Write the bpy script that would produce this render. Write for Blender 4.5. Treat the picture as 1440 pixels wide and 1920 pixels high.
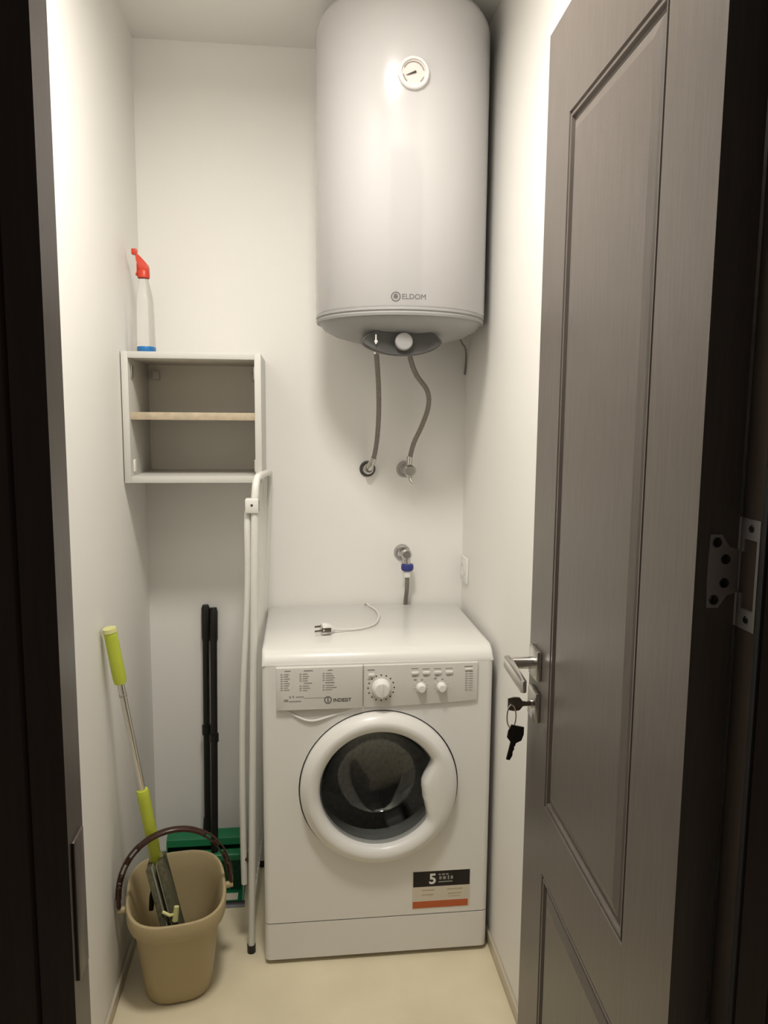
import bpy, bmesh, math, random
from mathutils import Vector, Matrix
random.seed(7)
for o in list(bpy.data.objects): bpy.data.objects.remove(o)
scene = bpy.context.scene
C = scene.collection

# ------------------------------------------------------------------ camera
CAM_H, YAW, PITCH, ROLL, FPX = 1.441, 0.1138, 0.1254, 0.0083, 1425.4
fw = Vector((math.sin(YAW)*math.cos(PITCH), math.cos(YAW)*math.cos(PITCH), -math.sin(PITCH)))
rt = Vector((math.cos(YAW), -math.sin(YAW), 0)); up = rt.cross(fw)
r2 = rt*math.cos(ROLL)+up*math.sin(ROLL); u2 = -rt*math.sin(ROLL)+up*math.cos(ROLL)
cd = bpy.data.cameras.new('camera'); cam = bpy.data.objects.new('camera', cd); C.objects.link(cam)
cam.matrix_world = Matrix(((r2.x, u2.x, -fw.x, 0), (r2.y, u2.y, -fw.y, 0), (r2.z, u2.z, -fw.z, CAM_H), (0, 0, 0, 1)))
cd.sensor_fit = 'VERTICAL'; cd.sensor_height = 36; cd.lens = FPX/1920*36; cd.clip_start = 0.02
scene.camera = cam
# ------------------------------------------------------------------ world, light, exposure
w = bpy.data.worlds.new('world'); scene.world = w; w.use_nodes = True
w.node_tree.nodes['Background'].inputs[0].default_value = (1.0, 0.85, 0.75, 1)
w.node_tree.nodes['Background'].inputs[1].default_value = 0.05
scene.view_settings.view_transform = 'Standard'; scene.view_settings.look = 'None'
scene.view_settings.exposure = 0.0; scene.view_settings.gamma = 1.0
scene.view_settings.use_curve_mapping = False
LAMP_POS, LAMP_R, LAMP_WATTS, LAMP_SPREAD, LAMP_COL = (0.0, 1.17), 0.14, 18.0, 172, (1.0, 0.945, 0.865)

# room dimensions (metres)
XL, XR, YB, ZC = -0.454, 0.520, 2.345, 2.487
YF = 0.70                                    # room face of the front wall

# ------------------------------------------------------------------ materials
def mat(name, col, rough=0.5, metal=0.0, noise=0.0, nscale=40.0, bump=0.0, bscale=200.0, coat=0.0, spec=0.5,
        trans=0.0, ior=1.45, emit=None, estr=0.0, stretch=None, alpha=1.0):
    m = bpy.data.materials.new(name); m.use_nodes = True
    nt = m.node_tree; b = nt.nodes['Principled BSDF']
    b.inputs['Base Color'].default_value = (*col, 1); b.inputs['Roughness'].default_value = rough
    b.inputs['Metallic'].default_value = metal; b.inputs['Coat Weight'].default_value = coat
    b.inputs['Specular IOR Level'].default_value = spec
    b.inputs['Transmission Weight'].default_value = trans; b.inputs['IOR'].default_value = ior
    b.inputs['Alpha'].default_value = alpha
    if emit: b.inputs['Emission Color'].default_value = (*emit, 1); b.inputs['Emission Strength'].default_value = estr
    if noise or bump:
        tc = nt.nodes.new('ShaderNodeTexCoord'); src = tc.outputs['Object']
        if stretch:
            mp = nt.nodes.new('ShaderNodeMapping'); mp.inputs['Scale'].default_value = stretch
            nt.links.new(src, mp.inputs[0]); src = mp.outputs[0]
    if noise:
        n = nt.nodes.new('ShaderNodeTexNoise'); n.inputs['Scale'].default_value = nscale; n.inputs['Detail'].default_value = 5
        nt.links.new(src, n.inputs['Vector'])
        mr = nt.nodes.new('ShaderNodeMapRange'); mr.inputs['From Min'].default_value = .3; mr.inputs['From Max'].default_value = .7
        mr.inputs['To Min'].default_value = 1-noise; mr.inputs['To Max'].default_value = 1+noise
        nt.links.new(n.outputs['Fac'], mr.inputs['Value'])
        mx = nt.nodes.new('ShaderNodeMix'); mx.data_type = 'RGBA'; mx.blend_type = 'MULTIPLY'; mx.inputs[0].default_value = 1
        mx.inputs[6].default_value = (*col, 1); nt.links.new(mr.outputs[0], mx.inputs[7])
        nt.links.new(mx.outputs[2], b.inputs['Base Color'])
    if bump:
        n2 = nt.nodes.new('ShaderNodeTexNoise'); n2.inputs['Scale'].default_value = bscale; n2.inputs['Detail'].default_value = 4
        nt.links.new(src, n2.inputs['Vector'])
        bp = nt.nodes.new('ShaderNodeBump'); bp.inputs['Strength'].default_value = bump; bp.inputs['Distance'].default_value = .002
        nt.links.new(n2.outputs['Fac'], bp.inputs['Height']); nt.links.new(bp.outputs[0], b.inputs['Normal'])
    return m
M = {}
M['paint'] = mat('wall paint', (.86, .845, .81), .62, noise=.012, nscale=3, bump=.08, bscale=180)
M['ceil'] = mat('ceiling paint', (.86, .845, .81), .8, noise=.01, nscale=3)
M['tile'] = mat('beige floor tile', (.78, .70, .505), .28, noise=.07, nscale=5, bump=.02, bscale=60)
M['skirt'] = mat('beige skirting tile', (.55, .49, .38), .35, noise=.05, nscale=12)
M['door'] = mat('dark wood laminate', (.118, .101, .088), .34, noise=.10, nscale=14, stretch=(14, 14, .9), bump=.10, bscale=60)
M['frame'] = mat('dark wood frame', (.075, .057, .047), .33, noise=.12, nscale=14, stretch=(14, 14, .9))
M['seal'] = mat('black rubber', (.012, .011, .011), .7)
M['chrome'] = mat('brushed nickel', (.62, .60, .57), .26, metal=1)
M['steel'] = mat('polished steel', (.72, .70, .67), .16, metal=1)
M['hingem'] = mat('satin hinge steel', (.50, .48, .47), .40, metal=.85)
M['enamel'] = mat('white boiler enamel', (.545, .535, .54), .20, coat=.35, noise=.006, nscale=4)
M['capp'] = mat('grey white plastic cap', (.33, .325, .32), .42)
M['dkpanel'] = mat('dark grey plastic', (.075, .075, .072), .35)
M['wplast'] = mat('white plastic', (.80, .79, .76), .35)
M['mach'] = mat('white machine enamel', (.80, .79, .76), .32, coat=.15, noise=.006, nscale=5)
M['machtop'] = mat('white laminate worktop', (.80, .79, .755), .30, coat=.15)
M['panelw'] = mat('control panel plastic', (.66, .645, .60), .40)
M['print'] = mat('grey print', (.30, .29, .27), .6)
M['printmid'] = mat('mid grey print', (.13, .125, .12), .5)
M['printdk'] = mat('dark print', (.05, .048, .045), .6)
M['glass'] = mat('tinted porthole glass', (.80, .82, .81), .03, trans=1, ior=1.45)
M['gasket'] = mat('grey rubber gasket', (.24, .24, .235), .5)
M['drum'] = mat('steel drum', (.5, .5, .5), .35, metal=1, noise=.2, nscale=90)
M['black'] = mat('black print', (.012, .009, .007), .6)
M['white'] = mat('white print', (.75, .74, .70), .5)
M['orange'] = mat('orange print', (.52, .115, .035), .45)
M['stick'] = mat('pale sticker paper', (.68, .62, .52), .5)
M['cab'] = mat('white melamine', (.62, .61, .57), .40, noise=.008, nscale=6)
M['cabback'] = mat('grey white fibreboard', (.84, .81, .73), .7, noise=.02, nscale=8)
M['shelf'] = mat('beige chipboard edge', (.50, .42, .30), .6, noise=.12, nscale=60)
M['red'] = mat('red plastic', (.62, .055, .025), .35)
M['blue'] = mat('blue plastic', (.02, .17, .45), .35)
M['bottle'] = mat('translucent bottle plastic', (.93, .93, .92), .12, trans=.88, ior=1.18)
M['rack'] = mat('white coated tube', (.76, .755, .71), .32)
M['brown'] = mat('brown plastic', (.045, .018, .012), .28)
M['beige'] = mat('beige bucket plastic', (.43, .345, .195), .42, noise=.02, nscale=8)
M['lime'] = mat('lime plastic', (.52, .60, .06), .42)
M['limep'] = mat('pale lime plastic', (.62, .62, .27), .42)
M['mopcloth'] = mat('grey green microfibre', (.10, .095, .055), .95, noise=.3, nscale=120, bump=.6, bscale=300)
M['mopplate'] = mat('grey mop plate', (.28, .27, .20), .4)
M['blk'] = mat('black plastic', (.010, .009, .008), .32)
M['green'] = mat('green plastic', (.012, .17, .065), .38)
M['greendk'] = mat('dark green bristle', (.016, .075, .032), .8, noise=.3, nscale=200)
M['braid'] = mat('braided hose', (.26, .235, .21), .42, metal=.55, noise=.35, nscale=420, bump=.5, bscale=600)
M['hosegrey'] = mat('grey rubber hose', (.20, .19, .165), .5)
M['bluering'] = mat('blue collar', (.035, .045, .22), .4)
M['cord'] = mat('white cord', (.74, .72, .67), .45)
M['pin'] = mat('plug pin', (.16, .14, .11), .35, metal=.8)
M['pink'] = mat('dial face', (.78, .66, .62), .4)

# ------------------------------------------------------------------ helpers
def box(bm, x0, x1, y0, y1, z0, z1, bev=0.0, seg=2):
    b2 = bmesh.new()
    vs = [b2.verts.new(p) for p in ((x0, y0, z0), (x1, y0, z0), (x1, y1, z0), (x0, y1, z0), (x0, y0, z1), (x1, y0, z1), (x1, y1, z1), (x0, y1, z1))]
    for f in ((0, 3, 2, 1), (4, 5, 6, 7), (0, 1, 5, 4), (1, 2, 6, 5), (2, 3, 7, 6), (3, 0, 4, 7)): b2.faces.new([vs[i] for i in f])
    if bev: bmesh.ops.bevel(b2, geom=b2.edges[:], offset=bev, segments=seg, affect='EDGES', profile=.5)
    merge(bm, b2); return bm
def merge(bm, b2, mtx=None):
    if mtx is not None: b2.transform(mtx)
    me = bpy.data.meshes.new('tmp'); b2.to_mesh(me); b2.free(); bm.from_mesh(me); bpy.data.meshes.remove(me)
def B(*a, **k): return box(bmesh.new(), *a, **k)
def smooth_path(pts, n=8):
    P = [Vector(p) for p in pts]; out = []
    for i in range(len(P)-1):
        p0 = P[max(i-1, 0)]; p1 = P[i]; p2 = P[i+1]; p3 = P[min(i+2, len(P)-1)]
        for k in range(n):
            t = k/n
            out.append(.5*((2*p1)+(p2-p0)*t+(2*p0-5*p1+4*p2-p3)*t*t+(3*p1-p0-3*p2+p3)*t**3))
    return out+[P[-1]]
def tube(bm, pts, r, seg=12, caps=True, flat=1.0, closed=False, upv=None):
    P = [Vector(p) for p in pts]; n = len(P); R = r if isinstance(r, (list, tuple)) else [r]*n
    rings = []; ref = Vector(upv) if upv else None
    for i, p in enumerate(P):
        if closed: t = (P[(i+1) % n]-P[i-1]).normalized()
        else: t = (P[min(i+1, n-1)]-P[max(i-1, 0)]).normalized()
        if ref is None: ref = Vector((0, 0, 1)) if abs(t.z) < .9 else Vector((1, 0, 0))
        a = (ref-t*ref.dot(t)).normalized(); b = t.cross(a)
        if not upv: ref = a
        rings.append([bm.verts.new(p+(a*math.cos(2*math.pi*k/seg)+b*math.sin(2*math.pi*k/seg)*flat)*R[i]) for k in range(seg)])
    m = n if closed else n-1
    for i in range(m):
        A_, B_ = rings[i], rings[(i+1) % n]
        for k in range(seg): bm.faces.new((A_[k], A_[(k+1) % seg], B_[(k+1) % seg], B_[k]))
    if caps and not closed:
        bm.faces.new(rings[0][::-1]); bm.faces.new(rings[-1])
    return bm
def T(*a, **k): return tube(bmesh.new(), *a, **k)
def lathe(bm, prof, c=(0, 0, 0), axis='Z', seg=48, closed=False):
    rings = []; c = Vector(c)
    for r, h in prof:
        ring = []
        if r < 1e-6:
            v = Vector((0, 0, h)); q = v if axis == 'Z' else Vector((0, -h, 0)) if axis == '-Y' else Vector((-h, 0, 0))
            ring = [bm.verts.new(c+q)]
        else:
            for k in range(seg):
                a = 2*math.pi*k/seg; x, y = r*math.cos(a), r*math.sin(a)
                q = Vector((x, y, h)) if axis == 'Z' else Vector((x, -h, y)) if axis == '-Y' else Vector((-h, x, y))
                ring.append(bm.verts.new(c+q))
        rings.append(ring)
    for i in range(len(rings)-1):
        A_, B_ = rings[i], rings[i+1]
        for k in range(seg):
            k2 = (k+1) % seg
            if len(A_) == 1 and len(B_) > 1: bm.faces.new((A_[0], B_[k], B_[k2]))
            elif len(B_) == 1 and len(A_) > 1: bm.faces.new((A_[k], A_[k2], B_[0]))
            elif len(A_) > 1: bm.faces.new((A_[k], A_[k2], B_[k2], B_[k]))
    return bm
def Lz(*a, **k): return lathe(bmesh.new(), *a, **k)
def prism(bm, poly, axis, a, b):
    """extrude polygon: axis 'x': poly (y,z); 'y': poly (x,z); 'z': poly (x,y)"""
    def P(p, h): return (h, p[0], p[1]) if axis == 'x' else (p[0], h, p[1]) if axis == 'y' else (p[0], p[1], h)
    A_ = [bm.verts.new(P(p, a)) for p in poly]; B_ = [bm.verts.new(P(p, b)) for p in poly]; n = len(poly)
    bm.faces.new(A_); bm.faces.new(B_[::-1])
    for i in range(n): bm.faces.new((A_[i], B_[i], B_[(i+1) % n], A_[(i+1) % n]))
    return bm
def Pr(*a): return prism(bmesh.new(), *a)
def obj(name, bm, m, parent=None, smooth=35, origin=None):
    bmesh.ops.recalc_face_normals(bm, faces=bm.faces[:])
    root = parent
    while root is not None and root.parent is not None: root = root.parent
    off = Vector(root.location) if root is not None else Vector(origin) if origin else None
    if off is not None: bm.transform(Matrix.Translation(-off))
    me = bpy.data.meshes.new(name); bm.to_mesh(me); bm.free()
    me.materials.append(M[m] if isinstance(m, str) else m)
    if smooth:
        me.shade_smooth(); me.set_sharp_from_angle(angle=math.radians(smooth))
    o = bpy.data.objects.new(name, me); C.objects.link(o)
    if parent is not None: o.parent = parent
    elif origin: o.location = origin
    return o
def tag(o, label=None, cat=None, group=None, kind=None):
    if label: o['label'] = label
    if cat: o['category'] = cat
    if group: o['group'] = group
    if kind: o['kind'] = kind
    return o
def thing(name, loc, label, cat, group=None):
    o = bpy.data.objects.new(name, None); C.objects.link(o); o.location = loc; o.empty_display_size = .05
    return tag(o, label, cat, group)
def struct(name, bm, m, label, cat, smooth=35):
    return tag(obj(name, bm, m, None, smooth), label, cat, kind='structure')
def text_bm(s, size, extr=.0002, offset=0.0, align='LEFT'):
    cu = bpy.data.curves.new('t', 'FONT'); cu.body = s; cu.size = size; cu.extrude = extr; cu.offset = offset; cu.align_x = align; cu.resolution_u = 3
    o = bpy.data.objects.new('t', cu); C.objects.link(o); bpy.context.view_layer.update()
    me = bpy.data.meshes.new_from_object(o.evaluated_get(bpy.context.evaluated_depsgraph_get()))
    bm = bmesh.new(); bm.from_mesh(me); bpy.data.objects.remove(o); bpy.data.curves.remove(cu); bpy.data.meshes.remove(me)
    bm.transform(Matrix.Rotation(math.pi/2, 4, 'X')); return bm
def Mv(bm, x, y, z): bm.transform(Matrix.Translation((x, y, z))); return bm
def join(*bms):
    out = bmesh.new()
    for b in bms: merge(out, b)
    return out

# ------------------------------------------------------------------ setting
HX0, HX1, HY0 = -1.3, 1.4, -1.2
struct('floor', B(HX0, HX1, HY0, YB+.1, -.06, 0), 'tile', 'glossy beige tiled floor', 'floor')
struct('ceiling', B(HX0, HX1, YF-.04, YB+.1, ZC, ZC+.06), 'ceil', 'plain off-white ceiling above the boiler', 'ceiling')
struct('wall_back', B(XL-.1, XR+.1, YB, YB+.1, 0, ZC), 'paint', 'off-white back wall behind boiler and washing machine', 'wall')
struct('wall_left', B(XL-.1, XL, YF, YB, 0, ZC), 'paint', 'off-white wall on the left beside the shelf unit', 'wall')
struct('wall_right', B(XR, XR+.1, YF, YB, 0, ZC), 'paint', 'off-white wall on the right behind the open door', 'wall')
OL, OR, OT = -.245, .480, 2.115
wf = bmesh.new()
box(wf, HX0, OL, .668, YF, 0, ZC); box(wf, OR, HX1, .668, YF, 0, ZC); box(wf, OL, OR, .668, YF, OT, ZC)
struct('wall_front', wf, 'paint', 'wall around the doorway at the front of the room', 'wall')
SK = .034
struct('baseboard_left', B(XL, XL+.008, YF, YB-.008, 0, SK, bev=.002), 'skirt', 'low beige skirting along the left wall', 'baseboard')
struct('baseboard_right', B(XR-.008, XR, YF, YB-.008, 0, SK, bev=.002), 'skirt', 'low beige skirting along the right wall', 'baseboard')
struct('baseboard_back', B(XL, XR, YB-.008, YB, 0, SK, bev=.002), 'skirt', 'low beige skirting along the back wall', 'baseboard')

# door frame
fr = tag(bpy.data.objects.new('trim_1', None), 'dark wood door frame around the doorway', 'door frame', kind='structure'); C.objects.link(fr)
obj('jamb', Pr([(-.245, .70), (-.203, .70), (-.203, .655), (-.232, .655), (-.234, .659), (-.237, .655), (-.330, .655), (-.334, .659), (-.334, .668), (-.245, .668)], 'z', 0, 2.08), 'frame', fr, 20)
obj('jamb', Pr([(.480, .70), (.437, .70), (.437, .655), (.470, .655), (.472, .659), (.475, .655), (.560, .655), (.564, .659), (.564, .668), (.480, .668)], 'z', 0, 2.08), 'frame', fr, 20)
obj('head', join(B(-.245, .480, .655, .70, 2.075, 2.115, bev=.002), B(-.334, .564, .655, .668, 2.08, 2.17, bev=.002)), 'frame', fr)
tag(obj('door_seal', B(.4335, .437, .6555, .6635, 0, 2.07, bev=.001), 'seal', fr), 'black rubber door seal')
sp = obj('strike_plate', B(-.2035, -.2005, .664, .694, .925, 1.060, bev=.001), 'frame', fr)

# door leaf: local u (from free edge toward the hinge), w (off the visible face), z
DF = Vector((.4154, 1.2933, 0)); DD = Vector((-.04118, -.99915, 0)).normalized(); 
DN = Vector((-.99915, .04118, 0)).normalized()          # out of the visible face (towards the left wall)
DM = Matrix(((DD.x, DN.x, 0, DF.x), (DD.y, DN.y, 0, DF.y), (0, 0, 1, 0), (0, 0, 0, 1)))
LW, LT, LZ0, LZ1 = .5930, .042, .008, 2.060
bm = bmesh.new()
us = [0, .121, .464, LW]; zs = [LZ0, .150, .668, .790, 1.898, LZ1]
def vq(*ps): bm.faces.new([bm.verts.new(p) for p in ps])
for i in range(3):
    for j in range(5):
        if i == 1 and j in (1, 3): continue
        vq((us[i], 0, zs[j]), (us[i+1], 0, zs[j]), (us[i+1], 0, zs[j+1]), (us[i], 0, zs[j+1]))
prof = [(0, 0), (.0015, -.0035), (.0045, -.0035), (.006, -.0005), (.0095, -.001), (.0115, -.006), (.016, -.0065), (.022, -.003), (.036, .0005)]
for j in (1, 3):
    loops = []
    for ins, dep in prof:
        a, b, c_, d_ = us[1]+ins, us[2]-ins, zs[j]+ins, zs[j+1]-ins
        loops.append([bm.verts.new(p) for p in ((a, dep, c_), (b, dep, c_), (b, dep, d_), (a, dep, d_))])
    for A_, B_ in zip(loops, loops[1:]):
        for k in range(4): bm.faces.new((A_[k], A_[(k+1) % 4], B_[(k+1) % 4], B_[k]))
    bm.faces.new(loops[-1])
vq((0, -LT, LZ0), (LW, -LT, LZ0), (LW, -LT, LZ1), (0, -LT, LZ1))
for a, b in (((0, LZ0), (LW, LZ0)), ((LW, LZ0), (LW, LZ1)), ((LW, LZ1), (0, LZ1)), ((0, LZ1), (0, LZ0))):
    vq((a[0], 0, a[1]), (b[0], 0, b[1]), (b[0], -LT, b[1]), (a[0], -LT, a[1]))
bmesh.ops.remove_doubles(bm, verts=bm.verts[:], dist=1e-5)
bm.transform(DM)
door = struct('door_1', bm, 'door', 'dark brown panelled wooden door standing open against the right wall', 'door', 12)
def dobj(name, bm, m, par, smooth=35): bm.transform(DM); return obj(name, bm, m, par, smooth)
# lever handle
def along_w(prof, u, z, seg=24):
    b = Lz(prof, axis='Z', seg=seg); b.transform(Matrix(((1, 0, 0, u), (0, 0, 1, 0), (0, 1, 0, z), (0, 0, 0, 1)))); return b
HU, HZ, LKZ = .052, 1.018, .944
lev = bmesh.new()
prism(lev, [(HU-.014, .046), (HU-.010, .058), (HU+.118, .060), (HU+.122, .055), (HU+.118, .050), (HU+.012, .047)], 'z', HZ-.010, HZ+.010)
bmesh.ops.bevel(lev, geom=lev.edges[:], offset=.0018, segments=2, affect='EDGES', profile=.5)
hnd = dobj('lever_handle', lev, 'chrome', door)
dobj('neck', along_w([(0, .004), (.0105, .004), (.0105, .046), (.0115, .050), (0, .052)], HU, HZ), 'chrome', hnd)
dobj('rose', B(HU-.027, HU+.027, 0, .009, HZ-.027, HZ+.027, bev=.003), 'chrome', hnd)
lk = dobj('lock_rose', B(HU-.027, HU+.027, 0, .009, LKZ-.027, LKZ+.027, bev=.003), 'chrome', door)
dobj('cylinder', along_w([(0, .009), (.009, .009), (.009, .012), (0, .012)], HU, LKZ), 'steel', lk)
# hinge: leaf plate on the door edge, knuckle, cut-out plate on the jamb
hz0, hz1 = 1.236, 1.345
hg = obj('hinge', T([(.4375, .7035, hz0), (.4375, .7035, hz1)], .0055, 16), 'hingem', door); tag(hg, 'satin steel butt hinge')
lp = bmesh.new(); prism(lp, [(.436, 1.270), (.436, 1.312), (.424, 1.316), (.416, 1.328), (.404, 1.328), (.403, 1.300), (.403, 1.284), (.404, 1.254), (.416, 1.254), (.424, 1.266)], 'y', .6985, .7012)
obj('door_leaf_plate', lp, 'hingem', hg)
for hx, hzz in ((.411, 1.320), (.421, 1.303), (.421, 1.279), (.411, 1.262)):
    obj('screw', Lz([(.0052, 0), (.0045, .0012), (.0025, .0004), (0, .0004)], (hx, .6985, hzz), '-Y', 14), 'blk', hg)
jp = bmesh.new()
for (y0, y1, z0, z1) in ((.666, .696, 1.325, hz1), (.666, .696, hz0, 1.256), (.666, .670, 1.256, 1.325), (.690, .696, 1.312, 1.325), (.690, .696, 1.256, 1.270)):
    box(jp, .4345, .437, y0, y1, z0, z1)
obj('jamb_plate', jp, 'hingem', hg)
for zz in (1.336, 1.246): obj('screw', Lz([(.004, .0), (.003, .001), (0, .0006)], (.4343, .680, zz), '-X', 14), 'blk', hg)

# keys hanging in the lock
KP = DM @ Vector((HU, .012, LKZ))
ks = thing('key_ring', KP, 'two keys on a wire ring hanging from the door lock', 'keys')
def key_flat():
    b = Pr([(-.0115, 0), (-.0125, .010), (-.010, .021), (.010, .021), (.0125, .010), (.0115, 0), (.0042, -.006), (.0042, -.010), (.003, -.012), (.0042, -.016), (.003, -.020), (.0042, -.026), (.002, -.034), (-.0035, -.034), (-.0042, -.006)], 'y', -.0014, .0014)
    return b
# inserted key: bow sticks out along the face normal
bk = key_flat(); bk.transform(Matrix.Rotation(math.radians(-90), 4, 'Y')); bk.transform(Matrix.Translation(KP+Vector((-.018, 0, 0))))
obj('key', bk, 'pin', ks)
kd = key_flat(); kd.transform(Matrix.Scale(1.15, 4)); kd.transform(Matrix.Rotation(math.radians(14), 4, 'Y')); kd.transform(Matrix.Translation(KP+Vector((-.027, -.004, -.062))))
obj('key', kd, 'blk', ks)
rc = KP+Vector((-.033, -.004, -.021))
obj('ring', T([rc+Vector((.008*math.cos(a), 0, .021*math.sin(a))) for a in [2*math.pi*k/28 for k in range(28)]], .0013, 8, closed=True), 'steel', ks)

# ------------------------------------------------------------------ ceiling lamp (above the frame)
lm = thing('ceiling_lamp', (LAMP_POS[0], LAMP_POS[1], ZC), 'round flat ceiling lamp above the doorway side of the room', 'lamp')
obj('rim', Lz([(0, -.0005), (LAMP_R+.012, -.0005), (LAMP_R+.012, -.010), (LAMP_R+.004, -.014), (0, -.014)], (LAMP_POS[0], LAMP_POS[1], ZC)), 'wplast', lm)
obj('diffuser', Lz([(LAMP_R, -.014), (LAMP_R*.9, -.017), (0, -.018)], (LAMP_POS[0], LAMP_POS[1], ZC)), 'wplast', lm, 80)
ld = bpy.data.lights.new('lamp_light', 'AREA'); ld.shape = 'DISK'; ld.size = 2*LAMP_R; ld.energy = LAMP_WATTS; ld.color = LAMP_COL; ld.spread = math.radians(LAMP_SPREAD)
lo_ = bpy.data.objects.new('lamp_light', ld); C.objects.link(lo_); lo_.parent = lm; lo_.location = (0, 0, -.024)

# ------------------------------------------------------------------ washing machine
XM, YM, MW, MD, MH = -.0924, 1.8632, .595, .466, .850
wm = thing('washing_machine', (XM+MW/2, YM+MD/2, 0), 'white front-loading washing machine with round glass door', 'washing machine')
def W(x, y, z): return (XM+x, YM+y, z)
def wbox(x0, x1, y0, y1, z0, z1, **k): return B(XM+x0, XM+x1, YM+y0, YM+y1, z0, z1, **k)
DCX, DCZ, HOLE = .2985, .484, .2085
def outline(r=.014, n=5, d=MD):
    pts = [(0, d)]
    for k in range(n+1): a = math.pi+math.pi/2*k/n; pts.append((r+r*math.cos(a), r+r*math.sin(a)))
    for k in range(n+1): a = 1.5*math.pi+math.pi/2*k/n; pts.append((MW-r+r*math.cos(a), r+r*math.sin(a)))
    pts.append((MW, d)); return pts
bm = bmesh.new(); ol = outline(); Z0, Z1 = .118, .8155
lo = [bm.verts.new(W(x, y, Z0)) for x, y in ol]; hi = [bm.verts.new(W(x, y, Z1)) for x, y in ol]
nfr = 1+5                                   # index of last vertex of the left arc = start of the flat front
for i in range(len(ol)):
    j = (i+1) % len(ol)
    if i == nfr: continue
    bm.faces.new((lo[i], lo[j], hi[j], hi[i]))
bm.faces.new(lo); bm.faces.new(hi[::-1])
xa, xb = .014, MW-.014
NS = 64; circ = []; out = []
for k in range(NS):
    a = 2*math.pi*(k+.5)/NS; ca, sa = math.cos(a), math.sin(a)
    circ.append(bm.verts.new(W(DCX+HOLE*ca, 0, DCZ+HOLE*sa)))
    t = min(((xb-DCX)/ca if ca > 0 else (xa-DCX)/ca) if abs(ca) > 1e-9 else 9, ((Z1-DCZ)/sa if sa > 0 else (Z0-DCZ)/sa) if abs(sa) > 1e-9 else 9)
    out.append((DCX+t*ca, DCZ+t*sa))
ov = [bm.verts.new(W(x, 0, z)) for x, z in out]
for k in range(NS):
    j = (k+1) % NS; (x0, z0), (x1, z1) = out[k], out[j]
    f = [circ[k], ov[k]]
    if abs(x0-x1) > 1e-6 and abs(z0-z1) > 1e-6:
        cx = xb if max(x0, x1) > .5 else xa; cz = Z1 if max(z0, z1) > .7 else Z0
        f.append(bm.verts.new(W(cx, 0, cz)))
    bm.faces.new(f+[ov[j], circ[j]])
bmesh.ops.remove_doubles(bm, verts=bm.verts[:], dist=1e-5)
body = obj('body', bm, 'mach', wm, 30)
# recess, gasket and drum behind the hole
gk = Lz([(HOLE, 0), (HOLE, -.012), (.196, -.022), (.178, -.020), (.172, -.034), (.180, -.045), (.166, -.055), (.162, -.075)], W(DCX, .0, DCZ), '-Y', 64)
obj('gasket', gk, 'gasket', wm)
dr = Lz([(.172, -.075), (.20, -.085), (.205, -.12), (.205, -.30), (.12, -.315), (0, -.315)], W(DCX, 0, DCZ), '-Y', 64)
drum = obj('drum', dr, 'drum', wm)
for k in range(3):
    a = math.radians(100+120*k); b2 = bmesh.new()
    box(b2, -.028, .028, -.29, -.10, 0, .05, bev=.012, seg=3)
    b2.transform(Matrix.Translation(W(DCX, 0, DCZ)) @ Matrix.Rotation(a, 4, 'Y') @ Matrix.Translation((0, .385, -.203)))
    obj('paddle', b2, 'gasket', drum)
# plinth, feet, worktop
bm = bmesh.new(); prism(bm, [W(x, y, 0)[:2] for x, y in outline(.014)], 'z', .014, .1145)
obj('plinth', bm, 'mach', wm, 30)
for fx in (.05, MW-.05):
    for fy in (.05, MD-.06): obj('foot', Lz([(0, 0), (.020, 0), (.020, .008), (.010, .014), (0, .015)], W(fx, fy, 0), 'Z', 16), 'blk', wm)
R_ = .034; wp = [(0, .817)]
for k in range(9): a = math.pi-math.pi/2*k/8; wp.append((R_+R_*math.cos(a), MH-R_+R_*math.sin(a)))
wp += [(MD-.004, MH), (MD, MH-.004), (MD, .817)]
bm = bmesh.new(); prism(bm, [(YM+y, z) for y, z in wp], 'x', XM, XM+MW)
ed = [e for e in bm.edges if abs(e.verts[0].co.x-e.verts[1].co.x) < 1e-6 and min(e.verts[0].co.z, e.verts[1].co.z) > .8175]
bmesh.ops.bevel(bm, geom=ed, offset=.009, segments=3, affect='EDGES', profile=.5)
obj('worktop', bm, 'machtop', wm, 50)
# control panel and detergent drawer
def pz(x): return .7035 if x < .30 else .7035+.0095*((x-.30)/.252)**1.4
def panel(x0, x1, y0, n=14):
    bt = [(x0+(x1-x0)*k/n) for k in range(n+1)]
    poly = [(XM+x, pz(x)) for x in bt]+[(XM+x1, .813), (XM+x0, .813)]
    b = bmesh.new(); prism(b, poly, 'y', YM+y0, YM+.002)
    bmesh.ops.bevel(b, geom=[e for e in b.edges if all(v.co.y < YM+y0+1e-5 for v in e.verts)], offset=.002, segments=2, affect='EDGES', profile=.5)
    return b
cp = obj('control_panel', panel(.2565, .552, -.007), 'panelw', wm)
dw = obj('detergent_drawer', panel(.036, .2535, -.010), 'panelw', wm)
PF = -.0074                                  # panel print plane
lip = smooth_path([W(.062, .001, .698), W(.085, -.002, .684), W(.112, -.0035, .6725), W(.135, -.0035, .6715), W(.165, -.002, .679), W(.205, .001, .690), W(.235, .002, .699)], 6)
obj('grip_lip', T(lip, .0030, 8), 'mach', dw)
rec = bmesh.new(); prism(rec, [(p.x, p.z+.001) for p in lip]+[(XM+.235, .706), (XM+.062, .706)], 'y', YM-.0004, YM+.003)
tag(obj('grip_recess', rec, 'panelw', dw), 'shallow finger recess below the drawer')
def print_lines(name, par, rows, y, m):
    b = bmesh.new()
    for x0, x1, z, h in rows: box(b, XM+x0, XM+x1, YM+y-.0003, YM+y+.0002, z-h/2, z+h/2)
    return tag(obj(name, b, m, par, 0), kind='stuff')
rows = []
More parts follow.
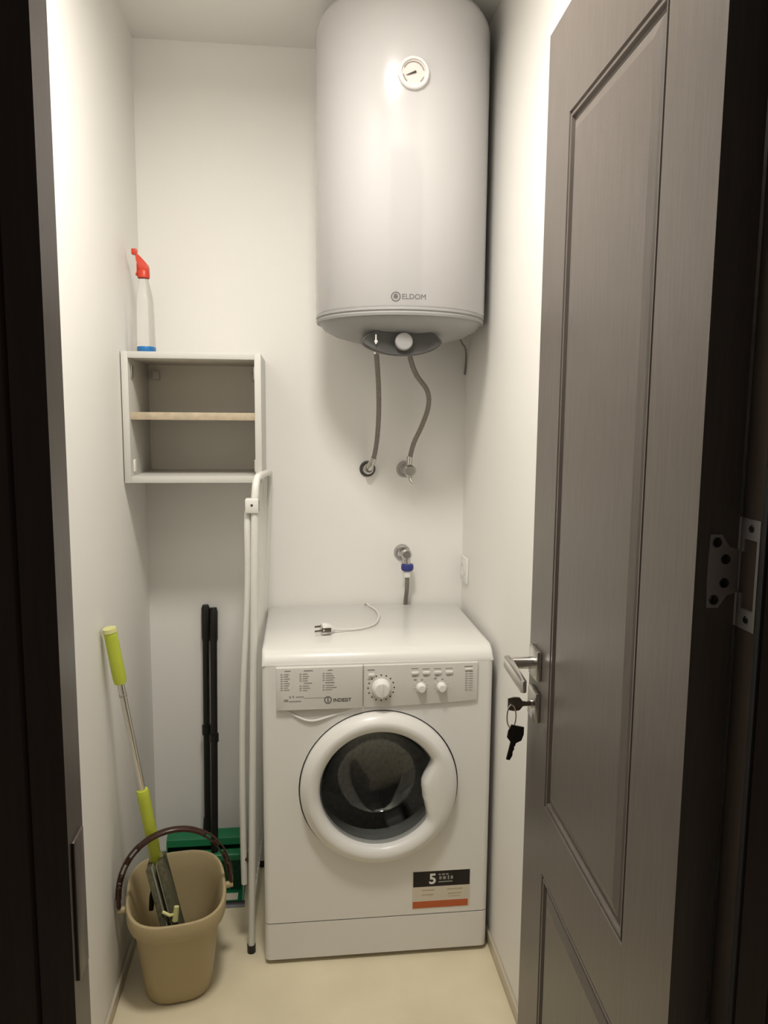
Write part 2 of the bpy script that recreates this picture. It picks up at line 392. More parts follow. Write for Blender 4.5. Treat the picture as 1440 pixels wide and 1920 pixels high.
def para(x, z, n, wid, step=.0058, two=False):
    for i in range(n):
        rows.append((x, x+.005, z-i*step, .0022))
        rows.append((x+.008, x+.008+wid*random.uniform(.55, 1), z-i*step, .0018))
rows.append((.057, .072, .8055, .0024)); para(.047, .797, 8, .018)
rows.append((.105, .128, .8055, .0024)); para(.094, .797, 4, .022); rows.append((.105, .125, .773, .0024)); para(.094, .766, 3, .020)
rows.append((.165, .177, .8055, .0024)); para(.152, .797, 4, .024); rows.append((.158, .182, .773, .0024)); para(.152, .766, 3, .028)
rows += [(.068, .072, .7375, .005), (.076, .080, .7385, .005), (.085, .105, .7375, .0022), (.105, .16, .734, .0008), (.055, .066, .729, .006), (.068, .098, .7265, .0024)]
print_lines('printed_programme_table', dw, rows, -.0102, 'print')
lg = Mv(text_bm('INDESIT', .0128, .0002, .00015), XM+.1785, YM-.0104, .7220)
obj('logo_lettering', lg, 'printdk', dw, 0)
lc = W(.1655, -.0104, .7275)
obj('logo_ring', T([Vector(lc)+Vector((.0085*math.cos(a), 0, .0085*math.sin(a))) for a in [2*math.pi*k/28 for k in range(28)]], .0009, 6, closed=True), 'printdk', dw)
obj('logo_stroke', join(B(lc[0]-.0012, lc[0]+.0012, lc[1]-.0003, lc[1]+.0003, lc[2]-.005, lc[2]+.0015), B(lc[0]-.0012, lc[0]+.0012, lc[1]-.0003, lc[1]+.0003, lc[2]+.0032, lc[2]+.0058)), 'printdk', dw, 0)
def knob(x, z, r, h):
    k = obj('knob', Lz([(r, 0), (r, h*.35), (r*.93, h*.5), (r*.80, h*.9), (r*.7, h), (0, h*1.04)], W(x, -.007, z), '-Y', 32), 'wplast', cp)
    return k
KX, KZ = .301, .7535
kn = knob(KX, KZ, .0245, .022)
obj('pointer', B(XM+KX-.003, XM+KX+.003, YM-.032, YM-.028, KZ-.019, KZ+.019, bev=.001), 'wplast', kn)
b = bmesh.new()
for k in range(16):
    a = math.radians(-90+360*k/16)
    lathe(b, [(.0022, 0), (0, .0004)], W(KX+.0335*math.cos(a), -.0072, KZ+.0335*math.sin(a)), '-Y', 8)
tag(obj('dial_marks', b, 'printdk', cp, 0), kind='stuff')
for x in (.404, .457):
    k = knob(x, .7515, .0125, .016)
    b = bmesh.new()
    for q in range(9):
        a = math.radians(-50+280*q/8); lathe(b, [(.0012, 0), (0, .0003)], W(x+.018*math.cos(a), -.0072, .7515+.018*math.sin(a)), '-Y', 6)
    tag(obj('dial_marks', b, 'print', cp, 0), kind='stuff')
for x in (.388, .417, .447, .477):
    obj('button', B(XM+x-.0095, XM+x+.0095, YM-.0105, YM-.006, .786, .7935, bev=.002), 'wplast', cp)
obj('button', B(XM+.268, XM+.284, YM-.0105, YM-.006, .784, .792, bev=.002), 'wplast', cp)
rows = [(.266, .284, .8015, .0026), (.266, .276, .777, .002)]
for x in (.388, .417, .447, .477): rows += [(x-.010, x+.008, .8005+random.uniform(-.001, .002), .0018), (x-.007, x+.004, .781, .0018)]
rows += [(.385, .392, .772, .004), (.437, .444, .774, .004), (.404, .409, .7715, .003), (.457, .462, .7715, .003), (.516, .538, .8035, .0026)]
for i in range(9): rows += [(.519, .525, .790-i*.0062, .0022), (.528, .539, .790-i*.0062, .0018)]
print_lines('printed_symbols', cp, rows, -.0072, 'print')
obj('button', B(XM+.518, XM+.538, YM-.0095, YM-.006, .7935, .799, bev=.0015), 'wplast', cp)
# porthole door with the scooped grip on its right
def rin(a):
    d = math.degrees(a); d = d-360 if d > 180 else d
    key = [(-36, .1545), (-32, .149), (-25, .134), (-15, .119), (-3, .112), (6, .1125), (14, .122), (21, .1385), (25, .149), (29, .1545)]
    if d <= key[0][0] or d >= key[-1][0]: return .1545
    for (a0, r0), (a1, r1) in zip(key, key[1:]):
        if a0 <= d <= a1: return r0+(r1-r0)*(d-a0)/(a1-a0)
RO = .2050; bm = bmesh.new(); ND = 144; loops = []
secs = [('o', 0, .006), ('o', 0, -.004), ('o', .002, -.014), ('o', .008, -.024), ('o', .018, -.030), ('m', .45, -.034), ('i', .016, -.031), ('i', .006, -.026), ('i', .001, -.017), ('i', -.001, -.004), ('i', 0, .010)]
for k_, v, y in secs:
    ring = []
    for q in range(ND):
        a = 2*math.pi*q/ND; ri = rin(a)
        r = RO-v if k_ == 'o' else ri+v if k_ == 'i' else RO+(ri-RO)*v
        ring.append(bm.verts.new(W(DCX+r*math.cos(a), y, DCZ+r*math.sin(a))))
    loops.append(ring)
for A_, B_ in zip(loops, loops[1:]):
    for q in range(ND): bm.faces.new((A_[q], A_[(q+1) % ND], B_[(q+1) % ND], B_[q]))
pd = obj('porthole_door', bm, 'mach', wm, 60)
gl = bmesh.new()
go = [(.156, .006), (.150, -.004), (.142, -.030), (.122, -.075), (.105, -.095), (.06, -.105), (0, -.107)]
gi = [(0, -.103), (.058, -.101), (.102, -.091), (.118, -.073), (.138, -.029), (.146, -.003), (.153, .008), (.156, .006)]
lathe(gl, go+gi, W(DCX, 0, DCZ), '-Y', 72)
bmesh.ops.remove_doubles(gl, verts=gl.verts[:], dist=1e-5)
tag(obj('glass_bowl', gl, 'glass', pd, 50), 'dark tinted glass bowl')
# sticker
st = obj('sticker', wbox(.390, .546, -.0006, .0002, .133, .240), 'stick', wm, 0)
obj('black_band', wbox(.392, .545, -.0010, -.0005, .196, .239), 'black', st, 0)
obj('orange_band', wbox(.391, .541, -.0010, -.0005, .135, .154), 'orange', st, 0)
obj('printed_number', Mv(text_bm('5', .040, .0002, .0012), XM+.434, YM-.0012, .204), 'white', st, 0)
print_lines('printed_lines', st, [(.460, .466, .229, .004), (.469, .477, .229, .004), (.480, .487, .229, .004), (.462, .468, .219, .009), (.472, .480, .219, .009), (.485, .489, .219, .011), (.493, .499, .219, .009), (.460, .498, .208, .003)], -.0011, 'print')
print_lines('printed_lines', st, [(.415, .449, .186, .003), (.415, .447, .173, .003), (.484, .526, .186, .003), (.486, .522, .173, .003), (.488, .520, .165, .0015)], -.0008, M['shelf'])
# power cord with plug on the worktop
pc = thing('power_cord', (.13, 2.10, MH), 'white power cord with plug lying on top of the washing machine', 'power cord')
path = smooth_path([(.205, 2.336, .80), (.210, 2.333, .853), (.222, 2.300, .8535), (.236, 2.245, .8535), (.236, 2.175, .8535), (.214, 2.095, .8535), (.170, 2.052, .854), (.120, 2.035, .857), (.098, 2.028, .860)], 8)
obj('cable', T(path, .0033, 10), 'cord', pc)
plg = bmesh.new(); tube(plg, [(.100, 2.028, .861), (.090, 2.025, .862), (.080, 2.021, .864), (.068, 2.016, .866), (.062, 2.014, .866)], [.005, .010, .0155, .0165, .0155], 16)
plug = obj('plug', plg, 'wplast', pc)
for s in (-1, 1): obj('pin', T([(.062, 2.014+s*.008, .868+s*.004), (.044, 2.007+s*.008, .868+s*.004)], .0026, 8), 'pin', plug)
obj('earth_clip', B(.062, .088, 2.000, 2.0035, .860, .872, bev=.001), 'pin', plug)

# ------------------------------------------------------------------ water heater
BX, BY, BR = .2795, 2.106, .228
bo = thing('water_heater', (BX, YB, 1.60), 'white cylindrical electric water heater hung high on the back wall', 'water heater')
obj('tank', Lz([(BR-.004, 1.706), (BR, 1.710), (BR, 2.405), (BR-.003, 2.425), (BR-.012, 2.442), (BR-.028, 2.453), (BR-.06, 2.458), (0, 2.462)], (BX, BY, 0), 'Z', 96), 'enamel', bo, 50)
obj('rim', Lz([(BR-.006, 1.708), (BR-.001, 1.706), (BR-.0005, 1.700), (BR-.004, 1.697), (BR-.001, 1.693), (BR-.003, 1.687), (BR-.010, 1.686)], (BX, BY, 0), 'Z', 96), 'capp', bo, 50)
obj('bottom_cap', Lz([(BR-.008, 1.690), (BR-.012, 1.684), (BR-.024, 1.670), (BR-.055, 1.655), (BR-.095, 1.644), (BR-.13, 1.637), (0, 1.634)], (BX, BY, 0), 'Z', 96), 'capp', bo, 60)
obj('wall_bracket', B(BX-.12, BX+.12, BY+.16, YB, 2.25, 2.31, bev=.004), 'capp', bo)
# control panel (lens-shaped, dark) under the front of the cap
def lens(hw, h0, h1, n=12):
    up_ = [(hw*math.cos(math.pi-math.pi*k/n), h1*math.sin(math.pi*k/n)**1.35) for k in range(n+1)]
    dn = [(hw*math.cos(-math.pi*k/n), -h0*math.sin(math.pi*k/n)**1.25) for k in range(1, n)]
    return up_+dn
cpb = bmesh.new(); CPZ = 1.630; CPX = .266
rings = []
for y, sc in ((1.945, .86), (1.942, .95), (1.946, 1.0), (1.965, 1.02), (2.06, .95), (2.16, .6)):
    rings.append([cpb.verts.new((CPX+x*sc*(1 if y < 2 else .9), y+ (0.0 if y > 1.97 else .10*(abs(x)/.102)**2*.12), CPZ+z*sc+(0 if y < 2 else .006))) for x, z in lens(.104, .036, .038, 20)])
for A_, B_ in zip(rings, rings[1:]):
    n = len(A_)
    for k in range(n): cpb.faces.new((A_[k], A_[(k+1) % n], B_[(k+1) % n], B_[k]))
cpb.faces.new(rings[0]); cpb.faces.new(rings[-1][::-1])
bp_ = tag(obj('thermostat_panel', cpb, 'dkpanel', bo, 40), 'dark grey lens-shaped control panel')
obj('knob', Lz([(.0225, 0), (.0225, .008), (.0215, .013), (.019, .015), (0, .0155)], (.2685, 1.946, 1.628), '-Y', 32), 'capp', bp_)
obj('indicator', Lz([(.0045, 0), (.004, .004), (0, .005)], (.199, 1.950, 1.628), '-Y', 16), 'white', bp_)
obj('mark', B(.198-.0016, .198+.0016, 1.9425, 1.9435, 1.621, 1.645), 'white', bp_, 0)
# thermometer gauge
GX, GZ = .2755, 2.238; gy = BY-math.sqrt(BR**2-(GX-BX)**2)
gg = obj('gauge', Lz([(.0365, -.006), (.0365, .008), (.034, .011), (.0295, .011), (.0285, .006)], (GX, gy, GZ), '-Y', 40), 'wplast', bo)
obj('dial', Lz([(.029, .006), (0, .0062)], (GX, gy, GZ), '-Y', 40), 'pink', gg, 0)
def arc(a0, a1, r): return [(GX+r*math.cos(math.radians(a0+(a1-a0)*k/14)), gy-.0066, GZ+r*math.sin(math.radians(a0+(a1-a0)*k/14))) for k in range(15)]
obj('scale', T(arc(155, 15, .0245), .0014, 6), 'print', gg); obj('scale', T(arc(190, 230, .0245), .0014, 6), 'print', gg); obj('scale', T(arc(-20, -50, .0245), .0012, 6), 'print', gg)
obj('needle', T([(GX+.005, gy-.009, GZ+.002), (GX-.018, gy-.009, GZ-.007)], [.0026, .0007], 6), 'printdk', gg)
# logo, wrapped on the cylinder
lb = text_bm('ELDOM', .0182, .0003, .0); Mv(lb, .2535, 0, 1.7235)
for v in lb.verts: v.co.y = BY-math.sqrt(BR**2-(v.co.x-BX)**2)-.0004+v.co.y*.5
obj('logo_lettering', lb, 'printmid', bo, 0)
def wrapped(pts): return [(x, BY-math.sqrt(BR**2-(x-BX)**2)-.0003, z) for x, z in pts]
ex, ez = .2395, 1.7295
obj('logo_emblem', join(T(wrapped([(ex+.0105*math.cos(a), ez+.0105*math.sin(a)) for a in [2*math.pi*k/28 for k in range(28)]]), .0012, 6, closed=True),
    T(wrapped([(ex-.005, ez-.003), (ex+.004, ez-.003)]), .0014, 6), T(wrapped([(ex-.005, ez+.001), (ex+.005, ez+.001)]), .0014, 6), T(wrapped([(ex-.004, ez+.005), (ex+.003, ez+.005)]), .0014, 6)), 'printmid', bo)
obj('cable', T(smooth_path([(.462, 2.20, 1.672), (.488, 2.25, 1.652), (.503, 2.29, 1.648), (.512, 2.315, 1.632), (.515, 2.330, 1.600), (.514, 2.338, 1.570)], 6), .0028, 8), 'hosegrey', bo)

# flexible hoses and valves
def hose(path, label, grp='braided hoses under the water heater'):
    p = smooth_path(path, 8); h = thing('flexible_hose', p[-1], label, 'hose', grp)
    obj('braid', T(p, .0072, 12), 'braid', h)
    d0 = (p[2]-p[0]).normalized(); d1 = (p[-1]-p[-3]).normalized()
    obj('ferrule', T([p[0]-d0*.004, p[0]+d0*.024], .0092, 14), 'chrome', h); obj('ferrule', T([p[-1]-d1*.022, p[-1]+d1*.002], .0092, 14), 'chrome', h)
    return h
hose([(.222, 2.165, 1.638), (.223, 2.170, 1.610), (.232, 2.20, 1.535), (.238, 2.24, 1.455), (.238, 2.275, 1.380), (.232, 2.295, 1.325), (.224, 2.306, 1.296)], 'straighter left braided hose hanging under the water heater')
hose([(.318, 2.165, 1.638), (.319, 2.168, 1.605), (.340, 2.19, 1.560), (.378, 2.22, 1.515), (.386, 2.245, 1.470), (.372, 2.268, 1.415), (.350, 2.285, 1.360), (.340, 2.292, 1.315), (.338, 2.292, 1.298)], 'bent right braided hose hanging under the water heater')
def esc(x, z, r, mm='chrome', d=.010): return Lz([(r, 0), (r, .003), (r*.82, d), (r*.5, d), (r*.45, d+.002), (0, d+.002)], (x, YB, z), '-Y', 32)
v = thing('pipe_outlet', (.217, YB, 1.279), 'capped pipe elbow with dark wall ring, left of the two heater connections', 'pipe fitting')
tag(obj('wall_ring', Lz([(.0245, 0), (.0245, .004), (.020, .008), (.0165, .006), (.0165, .001)], (.215, YB, 1.279), '-Y', 32), 'dkpanel', v), 'dark ring')
obj('nipple', Lz([(.0165, 0), (.0165, .014), (.013, .018), (.013, .036), (.009, .040), (0, .040)], (.217, YB, 1.279), '-Y', 24), 'chrome', v)
obj('elbow', T([(.217, 2.315, 1.279), (.220, 2.308, 1.286), (.2235, 2.306, 1.300)], [.010, .0105, .0105], 14), 'chrome', v)
def valve(x, z, name, label, cat, grp, hoseup=True):
    v = thing(name, (x, YB, z), label, cat, grp)
    obj('wall_ring', Lz([(.0255, 0), (.0255, .003), (.021, .010), (.017, .009), (.016, .004)], (x, YB, z), '-Y', 32), 'hingem', v)
    obj('body', Lz([(.0115, 0), (.0115, .030), (.0135, .032), (.0135, .050), (.011, .054), (0, .055)], (x+.003, YB, z), '-Y', 24), 'chrome', v)
    return v
v = valve(.331, 1.278, 'angle_valve', 'chrome angle valve with handle below the bent heater hose', 'valve', 'chrome wall valves')
obj('outlet', T([(.337, 2.297, 1.278), (.338, 2.292, 1.300)], .0095, 14), 'chrome', v)
hd = bmesh.new(); lathe(hd, [(.0165, .055), (.0165, .060), (.019, .062), (.019, .074), (.015, .078), (0, .078)], (.338, YB, 1.277), '-Y', 10)
obj('handle', hd, 'chrome', v); obj('drain_lever', T([(.338, 2.285, 1.265), (.341, 2.275, 1.246), (.348, 2.272, 1.240)], [.006, .0045, .0035], 10), 'chrome', v)
v = valve(.326, 1.016, 'angle_valve', 'chrome wall tap above the washing machine with blue hose collar', 'valve', 'chrome wall valves')
obj('outlet', T([(.330, 2.297, 1.016), (.334, 2.294, 1.000), (.336, 2.292, .978)], [.011, .012, .0115], 14), 'chrome', v)
obj('handle', Lz([(.0145, .055), (.0165, .060), (.0165, .070), (.012, .074), (0, .074)], (.331, YB, 1.020), '-Y', 10), 'chrome', v)
h = thing('inlet_hose', (.336, 2.30, .86), 'grey water inlet hose running down behind the washing machine', 'hose')
tag(obj('collar', Lz([(.012, .006), (.018, .004), (.0195, -.002), (.0195, -.010), (.016, -.016), (.010, -.018)], (.336, 2.292, .983), 'Z', 20), 'bluering', h), 'blue screw collar')
obj('ferrule', Lz([(.011, -.016), (.0115, -.020), (.010, -.036), (.007, -.038)], (.336, 2.292, .983), 'Z', 16), 'wplast', h)
obj('hose', T(smooth_path([(.336, 2.292, .955), (.337, 2.300, .91), (.338, 2.334, .86), (.338, 2.337, .82)], 6), .0066, 12), 'hosegrey', h)
# socket on the right wall by the corner
s = thing('wall_socket', (XR, 2.285, .97), 'small white socket low on the right wall beside the corner', 'socket')
obj('plate', B(XR-.009, XR, 2.245, 2.325, .93, 1.01, bev=.003), 'wplast', s)
obj('insert', Lz([(.021, .009), (.021, .0105), (.019, .0105), (.018, .004), (0, .004)], (XR, 2.285, .97), '-X', 24), 'wplast', s)

# ------------------------------------------------------------------ shelf unit on the back wall
CX0, CX1, CY0, CZ0, CZ1, CT = XL+.003, -.0945, 2.055, 1.261, 1.602, .017
cb = thing('wall_cabinet', ((CX0+CX1)/2, YB, CZ0), 'small open white wall cabinet with one beige-edged shelf', 'cabinet')
obj('side', B(CX0, CX0+CT, CY0, YB, CZ0, CZ1, bev=.0008), 'cab', cb); obj('side', B(CX1-CT, CX1, CY0, YB, CZ0, CZ1, bev=.0008), 'cab', cb)
obj('top', B(CX0+CT, CX1-CT, CY0, YB, CZ1-CT, CZ1, bev=.0008), 'cab', cb); obj('bottom', B(CX0+CT, CX1-CT, CY0, YB, CZ0, CZ0+CT, bev=.0008), 'cab', cb)
obj('back_panel', B(CX0+CT, CX1-CT, YB-.012, YB-.008, CZ0+CT, CZ1-CT), 'cabback', cb)
tag(obj('shelf', B(CX0+CT, CX1-CT, CY0+.012, YB-.012, 1.4265, 1.4465, bev=.0008), 'shelf', cb), 'beige raw-edged shelf')
for zz in (1.552, 1.305):
    for xx, s_ in ((CX0+CT, 1), (CX1-CT, -1)):
        obj('hinge_plate', B(min(xx, xx+s_*.004), max(xx, xx+s_*.004), CY0+.03, CY0+.052, zz-.016, zz+.016, bev=.001), 'hingem' if zz > 1.5 else 'cabback', cb)
obj('hanger', B(CX0+CT+.014, CX0+CT+.034, YB-.036, YB-.014, 1.541, 1.566, bev=.003), 'cab', cb); obj('hanger', B(CX1-CT-.024, CX1-CT-.004, YB-.036, YB-.014, 1.541, 1.566, bev=.003), 'cab', cb)

# spray bottle on the cabinet
SX, SY, SZ = -.403, 2.150, CZ1
sb = thing('spray_bottle', (SX, SY, SZ), 'clear spray bottle with red trigger and blue base on the wall cabinet', 'spray bottle')
def oval(bm, prof, seg=28):
    rings = []
    for a, b, z, dx in prof: rings.append([bm.verts.new((SX+dx+a*math.cos(2*math.pi*k/seg), SY+b*math.sin(2*math.pi*k/seg), SZ+z)) for k in range(seg)])
    for A_, B_ in zip(rings, rings[1:]):
        for k in range(seg): bm.faces.new((A_[k], A_[(k+1) % seg], B_[(k+1) % seg], B_[k]))
    bm.faces.new(rings[0][::-1]); bm.faces.new(rings[-1]); return bm
obj('bottle', oval(bmesh.new(), [(.0235, .034, .018, 0), (.0235, .034, .022, 0), (.0225, .034, .10, 0), (.0205, .030, .145, 0), (.015, .020, .178, -.001), (.0125, .0125, .190, -.002), (.0125, .0125, .203, -.002)]), 'bottle', sb, 50)
tag(obj('base', oval(bmesh.new(), [(.0225, .033, .0005, 0), (.0245, .035, .003, 0), (.0245, .035, .016, 0), (.0235, .034, .0185, 0)]), 'blue', sb, 50), 'blue base')
obj('collar', Lz([(.0145, .198), (.0160, .200), (.0160, .216), (.0135, .220), (0, .220)], (SX-.002, SY, SZ), 'Z', 24), 'red', sb)
hdp = [(.012, .214), (.015, .222), (.013, .232), (.002, .245), (-.008, .256), (-.017, .262), (-.019, .256), (-.015, .246), (-.013, .232), (-.011, .214)]
b = Pr([(SX-.002+x, SZ+z) for x, z in hdp], 'y', SY-.012, SY+.012); bmesh.ops.bevel(b, geom=b.edges[:], offset=.002, segments=2, affect='EDGES', profile=.5)
tr = obj('trigger_head', b, 'red', sb)
b = Pr([(SX-.013, SZ+.246), (SX-.018, SZ+.238), (SX-.019, SZ+.216), (SX-.0225, SZ+.206), (SX-.0195, SZ+.205), (SX-.0155, SZ+.216), (SX-.012, SZ+.236)], 'y', SY-.006, SY+.006)
obj('trigger', b, 'red', tr)
obj('nozzle', B(SX-.031, SX-.017, SY-.008, SY+.008, SZ+.259, SZ+.274, bev=.002), 'red', tr)

# ------------------------------------------------------------------ folded drying rack beside the machine
dk = thing('drying_rack', (-.125, 2.12, 0), 'folded white clothes drying rack standing between broom and washing machine', 'drying rack')
NY, FY = 1.925, 2.318
fA = smooth_path([(-.1315, NY-.005, .010), (-.124, NY, .40), (-.116, NY+.005, .80), (-.109, NY+.010, 1.18), (-.107, NY+.012, 1.245), (-.104, NY+.030, 1.276), (-.099, NY+.065, 1.284), (-.088, 2.22, 1.276), (-.084, FY-.04, 1.272), (-.085, FY-.012, 1.262), (-.086, FY, 1.235), (-.1035, FY, .86), (-.106, FY, .60), (-.113, FY, .30), (-.120, FY, .010)], 8)
ft = obj('outer_frame', T(fA, .0095, 12), 'rack', dk)
for p in (fA[0], fA[-1]): tag(obj('foot', T([(p.x, p.y, .0005), (p.x, p.y, .022)], .0115, 14), 'blk', dk), 'black rubber foot')
fB = smooth_path([(-.149, NY+.01, .190), (-.150, NY+.010, .40), (-.1475, NY+.010, .62), (-.141, NY+.01, .78), (-.129, NY+.014, 1.0), (-.1275, NY+.014, 1.17), (-.124, NY+.04, 1.205), (-.115, 2.10, 1.215), (-.106, FY-.05, 1.205), (-.105, FY-.015, 1.17), (-.108, FY-.015, 1.0), (-.125, FY-.015, .70), (-.136, FY-.015, .40), (-.138, FY-.015, .190)], 8)
obj('inner_frame', T(fB, .0085, 12), 'rack', dk)
def lerp(a, b, t): return tuple(a[i]+(b[i]-a[i])*t for i in range(3))
obj('crossbar', T([(-.1285, NY, .13), (-.118, FY, .13)], .006, 10), 'rack', dk)
for i in range(13):
    t = (i+1)/14
    top = lerp((-.105, NY+.012, 1.270), (-.091, FY, 1.264), t); bot = lerp((-.1285, NY, .13), (-.118, FY, .13), t)
    obj('wire', T([top, bot], .0022, 6), 'rack', dk)
jb = B(-.132, -.098, NY-.004, NY+.030, 1.195, 1.232, bev=.004); jn = tag(obj('joint', jb, 'rack', dk), 'white plastic pivot joint')
obj('slot', B(-.0985, -.0972, NY+.004, NY+.012, 1.200, 1.228, bev=.0004), 'dkpanel', jn)
obj('slot', B(-.1326, -.1315, NY+.004, NY+.012, 1.200, 1.226, bev=.0004), 'dkpanel', jn)
obj('rivet', Lz([(.0035, 0), (.003, .001), (0, .0015)], (-.115, NY-.004, 1.216), '-Y', 10), 'dkpanel', jn)
obj('rivet', T([(-.148, NY+.008, .262), (-.118, NY+.004, .262)], .0055, 10), 'brown', dk)

# ------------------------------------------------------------------ dustpan and broom by the back wall
PX0, PX1, PY0, PY1 = -.405, -.167, 2.112, 2.272
dp = thing('dustpan', (-.283, 2.20, 0), 'green long-handled dustpan with black lip standing on the floor behind the bucket', 'dustpan')
tray = bmesh.new()
t_ = .004
box(tray, PX0, PX1, PY0+.012, PY1, .004, .010)
for x0, x1 in ((PX0, PX0+t_), (PX1-t_, PX1)):
    prism(tray, [(PY0+.012, .008), (PY1, .008), (PY1, .150), (2.240, .142), (2.205, .075), (2.15, .026)], 'x', x0, x1)
box(tray, PX0, PX1, PY1-t_, PY1, .008, .152)
obj('tray', tray, 'green', dp)
hood = Pr([(PY1+.006, .158), (PY1+.006, .150), (2.246, .138), (2.238, .126), (2.234, .128), (2.240, .146), (2.252, .154)], 'x', PX0, PX1)
obj('hood', hood, 'green', dp)
tag(obj('rubber_lip', Pr([(PY0, .0005), (PY0+.016, .0005), (PY0+.016, .011), (PY0+.010, .010)], 'x', PX0-.004, PX1+.004), 'blk', dp), 'black rubber lip')
obj('label', B(-.232, -.185, 2.135, 2.168, .0101, .0106), 'stick', dp, 0)
sock = obj('socket', T([(-.285, 2.268, .135), (-.285, 2.281, .195)], [.016, .0125], 14), 'blk', dp)
PT = Vector((-.2835, 2.3285, .862)); PB_ = Vector((-.285, 2.278, .16))
obj('handle', T([PB_, PT-(PT-PB_)*.16], .0105, 14), 'blk', dp)
gp = PT-(PT-PB_)*.16
obj('grip', T([gp, gp+(PT-gp)*.1, gp+(PT-gp)*.9, PT], [.0110, .0128, .0132, .0090], 14), 'blk', dp)
cl = PB_+(PT-PB_)*.445
obj('clip', T([cl-Vector((0, 0, .014)), cl+Vector((0, 0, .014))], .0145, 14), 'blk', dp)
br = thing('broom', (-.262, 2.19, 0), 'broom with black handle and green head standing inside the dustpan', 'broom')
QT = Vector((-.2595, 2.3285, .853)); QB = Vector((-.2575, 2.205, .112))
QM = Vector((-.2577, 2.2235, .20))
pth = [QB, QM, QM+(QT-QM)*.3, QT-(QT-QM)*.16]
obj('handle', T(pth, .0105, 14), 'blk', br)
gq = QT-(QT-QM)*.16
obj('grip', T([gq, gq+(QT-gq)*.1, gq+(QT-gq)*.88, QT], [.0110, .0128, .0130, .0095], 14), 'blk', br)
hl = obj('hang_hole', T([(QT.x, QT.y-.0125, QT.z-.018), (QT.x, QT.y-.0115, QT.z-.012)], .003, 8), 'hingem', br)
c2 = QM+(QT-QM)*.40
obj('clip', T([c2-Vector((0, 0, .012)), c2+Vector((0, 0, .012))], .0140, 14), 'blk', br)
obj('head', B(PX0+.008, PX1-.008, 2.186, 2.224, .098, .124, bev=.008, seg=3), 'green', br)
bb = bmesh.new()
for i in range(46):
    for j in range(4):
        x = PX0+.014+i*(PX1-PX0-.028)/45; y = 2.190+j*.010
        tube(bb, [(x, y, .100), (x+random.uniform(-.003, .003), y+random.uniform(-.004, .001)-.006, .0125)], .0019, 4)
tag(obj('bristles', bb, 'greendk', br, 0), 'dark green bristles', kind='stuff')

# ------------------------------------------------------------------ bucket
UX, UY = -.312, 1.846
bk = thing('bucket', (UX, UY, 0), 'beige plastic mop bucket with brown carrying handle on the floor', 'bucket')
def sring(bm, a, b, z, dx=0, dy=0, rot=math.radians(9), n=56, e=2.9):
    out = []
    for k in range(n):
        t = 2*math.pi*k/n; c, s_ = math.cos(t), math.sin(t)
        x = a*abs(c)**(2/e)*(1 if c >= 0 else -1); y = b*abs(s_)**(2/e)*(1 if s_ >= 0 else -1)
        out.append(bm.verts.new((UX+dx+x*math.cos(rot)-y*math.sin(rot), UY+dy+x*math.sin(rot)+y*math.cos(rot), z)))
    return out
bm = bmesh.new()
prof = [(.070, .086, .0), (.078, .094, .002), (.083, .100, .010), (.092, .116, .08), (.101, .132, .16), (.107, .144, .208), (.119, .157, .210), (.121, .160, .216), (.1225, .162, .246), (.121, .160, .251), (.115, .154, .252), (.111, .150, .246), (.104, .141, .20), (.097, .128, .15), (.088, .112, .08), (.079, .096, .012), (.060, .080, .006)]
rg = [sring(bm, a, b, z) for a, b, z in prof]
for A_, B_ in zip(rg, rg[1:]):
    n = len(A_)
    for k in range(n): bm.faces.new((A_[k], A_[(k+1) % n], B_[(k+1) % n], B_[k]))
bm.faces.new(rg[0][::-1]); bm.faces.new(rg[-1])
obj('tub', bm, 'beige', bk, 50)
# handle: solid grip with slotted arms each side
HL = Vector((-.4415, 1.790, .236)); HR_ = Vector((-.1775, 1.868, .240)); HC = (HL+HR_)/2; HV = (HR_-HL)/2; HT = Vector((-.006, -.02, .186))
def hp(a, off=0.0):
    v = HC-HV*math.cos(a)*(1+off/HV.length)+HT*(math.sin(a)**.85)*(1+off/.178); return v
def seg(a0, a1, off, n=12): return [hp(a0+(a1-a0)*k/n, off) for k in range(n+1)]
ddir = HV.cross(HT).normalized()
hb = obj('handle', T(seg(math.radians(56), math.radians(124), 0, 18), .0105, 12, flat=.62, upv=ddir), 'brown', bk)
for a0, a1 in ((6, 56), (124, 174)):
    A0, A1 = math.radians(a0), math.radians(a1)
    for off in (-.0052, .0052): obj('arm_rail', T(seg(A0, A1, off), .0050, 8, flat=.45, upv=ddir), 'brown', hb)
    for k in range(4):
        a = A0+(A1-A0)*(k if a0 < 90 else k)/3
        obj('arm_link', T([hp(a-.045), hp(a+.045)], .0062, 8, flat=.9, upv=ddir), 'brown', hb)
for a0, a1 in ((1, 16), (164, 179)): obj('handle_end', T(seg(math.radians(a0), math.radians(a1), 0, 6), .0098, 10, flat=.6, upv=ddir), 'brown', hb)
for p, s_ in ((HL, 1), (HR_, -1)): obj('ear', T([p+Vector((-s_*.004, 0, -.004)), p+Vector((s_*.022, s_*.006, -.006))], .0085, 14), 'beige', bk)

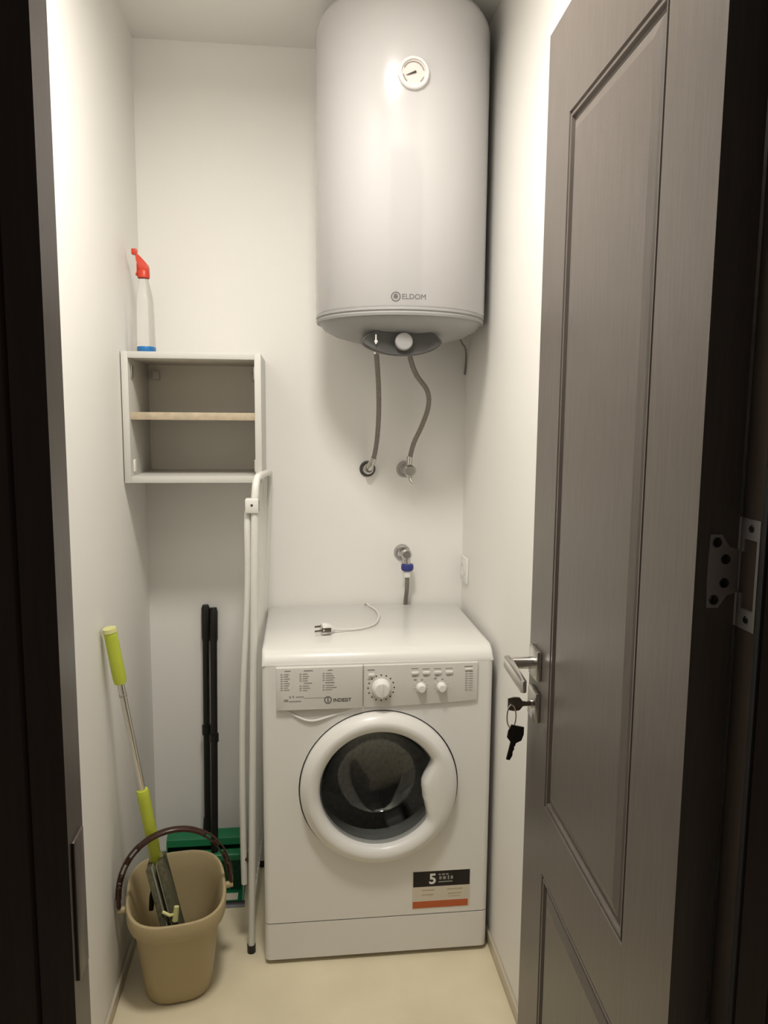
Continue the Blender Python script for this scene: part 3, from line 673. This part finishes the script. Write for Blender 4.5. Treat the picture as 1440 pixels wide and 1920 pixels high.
# ------------------------------------------------------------------ flat mop standing in the bucket
MT, MB_ = Vector((-.4325, 1.766, .944)), Vector((-.361, 1.828, .368)); MDv = MB_-MT
mp_ = thing('flat_mop', (-.32, 1.80, .02), 'flat mop with lime green grips and steel pole standing in the bucket', 'mop')
def ma(t): return MT+MDv*t
obj('grip', T([ma(0), ma(.006), ma(.02), ma(.10), ma(.20), ma(.225)], [.0135, .0155, .0150, .0150, .0155, .0135], 18), 'lime', mp_)
obj('end_cap', T([ma(-.012), ma(.004)], [.0150, .0165], 18), 'limep', mp_)
obj('pole', T([ma(.20), ma(.75)], .0082, 16), 'steel', mp_)
obj('collar', T([ma(.275), ma(.285)], .0092, 16), 'hingem', mp_)
obj('lower_grip', T([ma(.715), ma(.725), ma(.76), ma(.97), ma(1.02), ma(1.10)], [.0130, .0150, .0148, .0148, .0130, .0105], 18), 'lime', mp_)
obj('fork', join(T([ma(1.02)+Vector((.010, 0, 0)), ma(1.16)+Vector((.017, -.002, 0))], [.007, .006], 10), T([ma(1.02)-Vector((.010, 0, 0)), ma(1.16)-Vector((.012, .002, 0))], [.007, .006], 10)), 'limep', mp_)
PA, PE = Vector((-.356, 1.826, .335)), Vector((-.303, 1.785, .146)); pd_ = (PE-PA).normalized()
side = Vector((.955, .15, .26)); side = (side-pd_*side.dot(pd_)).normalized(); nn = pd_.cross(side)
def plate(a0, a1, hw, o0, o1):
    b = bmesh.new(); L = (PE-PA).length
    box(b, -hw, hw, o0, o1, a0*L, a1*L, bev=.002)
    b.transform(Matrix(((nn.x, side.x, pd_.x, PA.x), (nn.y, side.y, pd_.y, PA.y), (nn.z, side.z, pd_.z, PA.z), (0, 0, 0, 1)))); return b
obj('mop_plate', plate(0, 1.0, .045, .002, .006), 'mopplate', mp_); obj('mop_plate', plate(0, 1.0, .045, -.010, -.006), 'mopplate', mp_)
tag(obj('mop_cloth', plate(-.02, 1.03, .048, .006, .020), 'mopcloth', mp_), 'dark grey-green mop cloth')
tag(obj('mop_cloth', plate(.0, 1.02, .048, -.022, -.010), 'mopcloth', mp_), 'dark grey-green mop cloth')
cl_ = [PA+pd_*.07-side*.030-nn*.05, PA+pd_*.095-side*.040-nn*.055, PA+pd_*.128-side*.052-nn*.058]
tag(obj('release_clip', T(cl_, [.004, .0075, .006], 10), 'blk', mp_), 'black release clip')
obj('release_wire', T([PA+pd_*.0-side*.020-nn*.045, cl_[0]], .0022, 8), 'brown', mp_)
TB = Vector((-.302, 1.752, .222))
obj('end_tab', join(T([TB, TB+Vector((.004, .004, .034))], [.0075, .0062], 10), T([TB+Vector((-.030, .004, .022)), TB+Vector((-.012, 0, .014)), TB+Vector((0, 0, .016))], .0042, 8), T([TB, Vector((-.318, 1.790, .19))], .005, 8)), 'limep', mp_)
